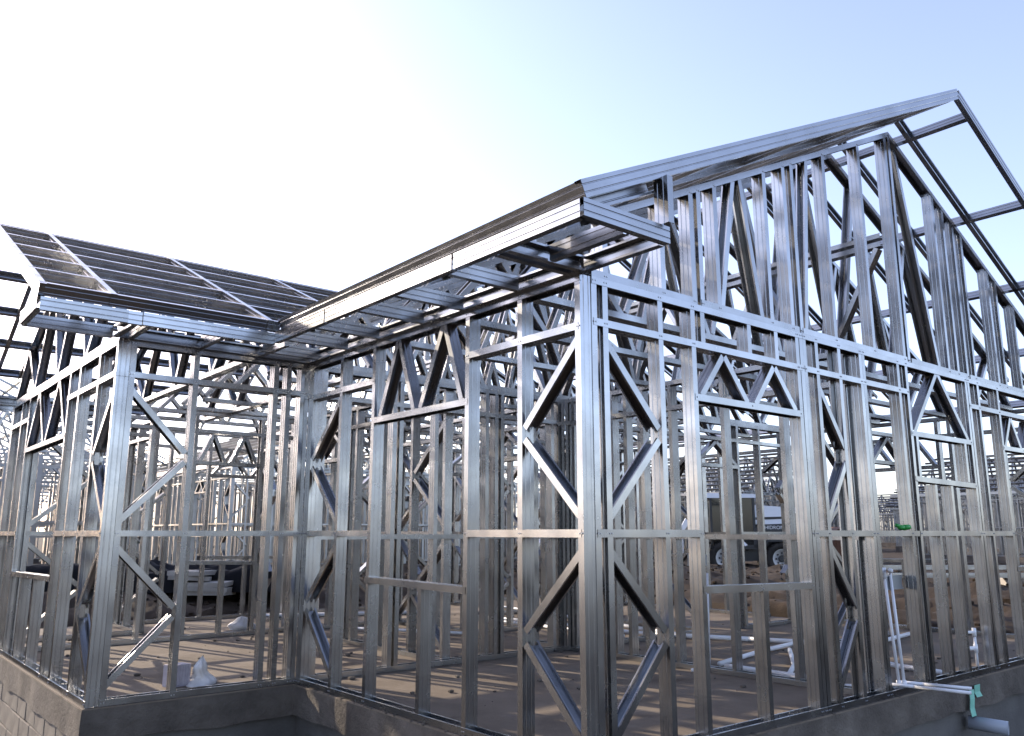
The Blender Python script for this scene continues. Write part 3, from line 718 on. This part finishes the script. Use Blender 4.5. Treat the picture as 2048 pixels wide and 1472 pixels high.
b = MB(); b.prism([(-1.75, .5), (-1.95, 1.0), (-2.1, 2.1), (-1.9, 2.3), (-1.75, 2.1), (-1.7, 1.0)], -.16, .16); b.prism([(-2.05, 2.15), (-2.5, 1.4), (-2.45, .7), (-2.3, .7), (-2.3, 1.4), (-1.92, 2.0)], -.11, .11); b.build('backhoe_boom', M['white_paint'], lo)
for s_ in (-1, 1): MB().box(-1.82, -1.66, s_ * .95 - .09, s_ * .95 + .09, .35, 1.45).build('stabiliser_leg', M['white_paint'], lo)

b = MB(); b.prism([(.55, 1.16), (1.1, 1.18), (1.15, 1.34), (.7, 1.36)], -.78, -.74); b.build('side_plate', M['card'], lo)
# ================================================================ FURTHER HOUSE FRAMES
def u_bar(b, P, Q, o, w=.089, f=.041):
    P, Q, o = V(P), V(Q), V(o); d = (Q - P).normalized(); o = (o - d * o.dot(d)).normalized(); y = d.cross(o); h_ = w / 2; t = .004
    pr = [(f, -h_), (0, -h_), (0, h_), (f, h_), (f, h_ - t), (t, h_ - t), (t, -h_ + t), (f, -h_ + t)]; k = len(b.v)
    for E_ in (P, Q):
        for x, yy in pr: b.v.append(tuple(E_ + o * x + y * yy))
    for i in range(8): b.f.append((k + i, k + (i + 1) % 8, k + 8 + (i + 1) % 8, k + 8 + i))
def far_wall(O, u, n, Lw, wins=()):
    b = MB(); O, u, n = V(O), V(u), V(n)
    P = lambda s, z: O + u * s + Z * z + n * .045
    u_bar(b, P(0, 0), P(Lw, 0), Z); u_bar(b, P(0, 2.7), P(Lw, 2.7), -Z)
    for z in (1.2, 2.4): u_bar(b, P(0, z), P(Lw, z), Z, .094)
    s = 0
    while s < Lw - .05:
        if not any(a < s < c for a, c in wins): u_bar(b, P(s, 0), P(s, 2.7), u)
        s += .42
    u_bar(b, P(Lw, 0), P(Lw, 2.7), -u)
    for a, c in ((0, .5), (Lw - .5, Lw)):
        for k, (z0, z1) in enumerate(((2.35, 1.86), (1.78, 1.3), (1.12, .66), (.6, .1))):
            p, q = (a, c) if k % 2 == 0 else (c, a); u_bar(b, P(p, z0), P(q, z1), Z, .083)
    for a, c in wins:
        for z in (.88, 2.08): u_bar(b, P(a - .1, z), P(c + .1, z), Z, .094)
        for s in (a - .05, c + .05): u_bar(b, P(s, 0), P(s, 2.7), u)
        m_ = (a + c) / 2
        for p, q in (((a, 2.1), ((a + m_) / 2, 2.4)), (((a + m_) / 2, 2.4), (m_, 2.1)), ((m_, 2.1), ((c + m_) / 2, 2.4)), (((c + m_) / 2, 2.4), (c, 2.1))): u_bar(b, P(*p), P(*q), Z, .083)
    return b.mesh('far_wall_frame', M['steel_far'], False, False)
FW, FL = 8.0, 9.0
def zt(x): return 2.8 + .46 * (x if x < 4 else 8 - x)
def far_truss():
    b = MB(); P = lambda s, z: V((s, 0, z))
    u_bar(b, P(0, 2.75), P(8, 2.75), Z); u_bar(b, P(-.5, zt(-.5)), P(4, zt(4)), -Z); u_bar(b, P(4, zt(4)), P(8.5, zt(8.5)), -Z)
    for i in range(14):
        s0, s1 = i * 8 / 14, (i + 1) * 8 / 14
        a, c = (2.78, zt(s1) - .03) if i % 2 == 0 else (zt(s0) - .03, 2.78); u_bar(b, P(s0, a), P(s1, c), V((-1, 0, 0)), .083)
    return b.mesh('far_roof_truss', M['steel_far'], False, False)
def far_batten(): 
    b = MB(); u_bar(b, (0, -.5, 0), (0, FL + .5, 0), V((1, 0, .46))); return b.mesh('far_batten', M['steel_far'], False, False)
def far_fascia():
    b = MB(); u_bar(b, (0, -.5, 0), (0, FL + .5, 0), V((1, 0, 0)), .12); return b.mesh('far_fascia', M['steel_far'], False, False)
far_walls = [(far_wall((0, 0, 0), (1, 0, 0), (0, 1, 0), FW, ((1.2, 2.4), (5, 6.2)))), (far_wall((0, FL, 0), (1, 0, 0), (0, -1, 0), FW, ((2, 3.2),))),
             (far_wall((0, 0, 0), (0, 1, 0), (1, 0, 0), FL, ((1.5, 2.7), (5.5, 6.7)))), (far_wall((FW, 0, 0), (0, 1, 0), (-1, 0, 0), FL, ((3, 4.2),))),
             (far_wall((3.2, 0, 0), (0, 1, 0), (1, 0, 0), FL)), (far_wall((0, 3.5, 0), (1, 0, 0), (0, 1, 0), FW)), (far_wall((0, 6.2, 0), (1, 0, 0), (0, 1, 0), FW)), (far_wall((5.6, 0, 0), (0, 1, 0), (1, 0, 0), FL))]
ftm, fbm, ffm = far_truss(), far_batten(), far_fascia()
fsb = MB(); fsb.box(-.05, FW + .05, -.05, FL + .05, -.75, 0); fsm = fsb.mesh('far_slab', M['render'])
def far_house(x, y, rz, z, label, roof=True):
    e = empty('steel_house_frame', None, (x, y, z), rz); tag(e, label, 'house frame', 'further steel house frames around the site')
    link('slab', fsm, e)
    for w_ in far_walls: link('wall_frame', w_, e)
    for i in range(9): link('roof_truss', ftm, e, (0, .1 + i * 1.1, 0))
    if roof:
        for i in range(10):
            xx = -.4 + i * .48; link('purlin', fbm, e, (xx, 0, zt(xx) + .06)); o = link('purlin', fbm, e, (8 - xx, FL, zt(xx) + .06)); o.rotation_euler = (0, 0, PI)
        link('fascia', ffm, e, (-.5, 0, 2.7)); o = link('fascia', ffm, e, (8.5, FL, 2.7)); o.rotation_euler = (0, 0, PI)
    return e
H = PI / 2
far_house(-5.2, 17.6, 0, .25, 'nearest further house frame, seen through the wing end window')
far_house(5.0, 18.2, 0, .25, 'further house frame directly behind the wing front wall, right of the black sheeting')
far_house(29.5, 34.5, AR + PI / 2 + .15 + PI / 2 * 0, .35, 'distant house frame with battened roof slope seen through the front wall window')
far_house(40.0, 28.0, AR + PI / 2 + .1, .3, 'distant house frame with battened roof right of the front corner post')
far_house(27.5, 18.5, 0, .25, 'house frame with a gable standing just behind the loader')
far_house(36.5, 6.5, 0, .25, 'house frame with open roof trusses seen through the small high gable window')
far_house(35.0, -6.5, 0, .25, 'house frame at the right edge of the view, beyond the gable wall')
far_house(60, 34, .3, .3, 'tiny far house frame between the loader bucket and the crossing pipes')
far_house(60, 18, .2, .3, 'tiny far house frame above the steel bundles')
far_house(52, 30, .1, .3, 'far house frame right of the loader bucket, in the third row')
far_house(48, 44, .4, .3, 'far house frame in the third row left of the loader')
far_house(76, 30, .1, .35, 'farthest house frame on the skyline right of the loader')
far_house(70, 46, .2, .35, 'farthest house frame on the skyline above the loader')
far_house(52, 12, -.1, .3, 'far house frame behind the one seen through the small high window')
far_house(-11, 27.5, .05, .25, 'house frame in the second row at the far left, behind the nearest one')
far_house(11.5, 22.5, 0, .25, 'house frame seen through the front wall window, nearer than the battened roofs')
far_house(-20, 24, 0, .25, 'house frame at the left edge of the view')
far_house(2, 32, H * 0, .3, 'house frame in the second row behind the wing')
far_house(15.5, 30, 0, .3, 'house frame in the second row right of the wing corner')
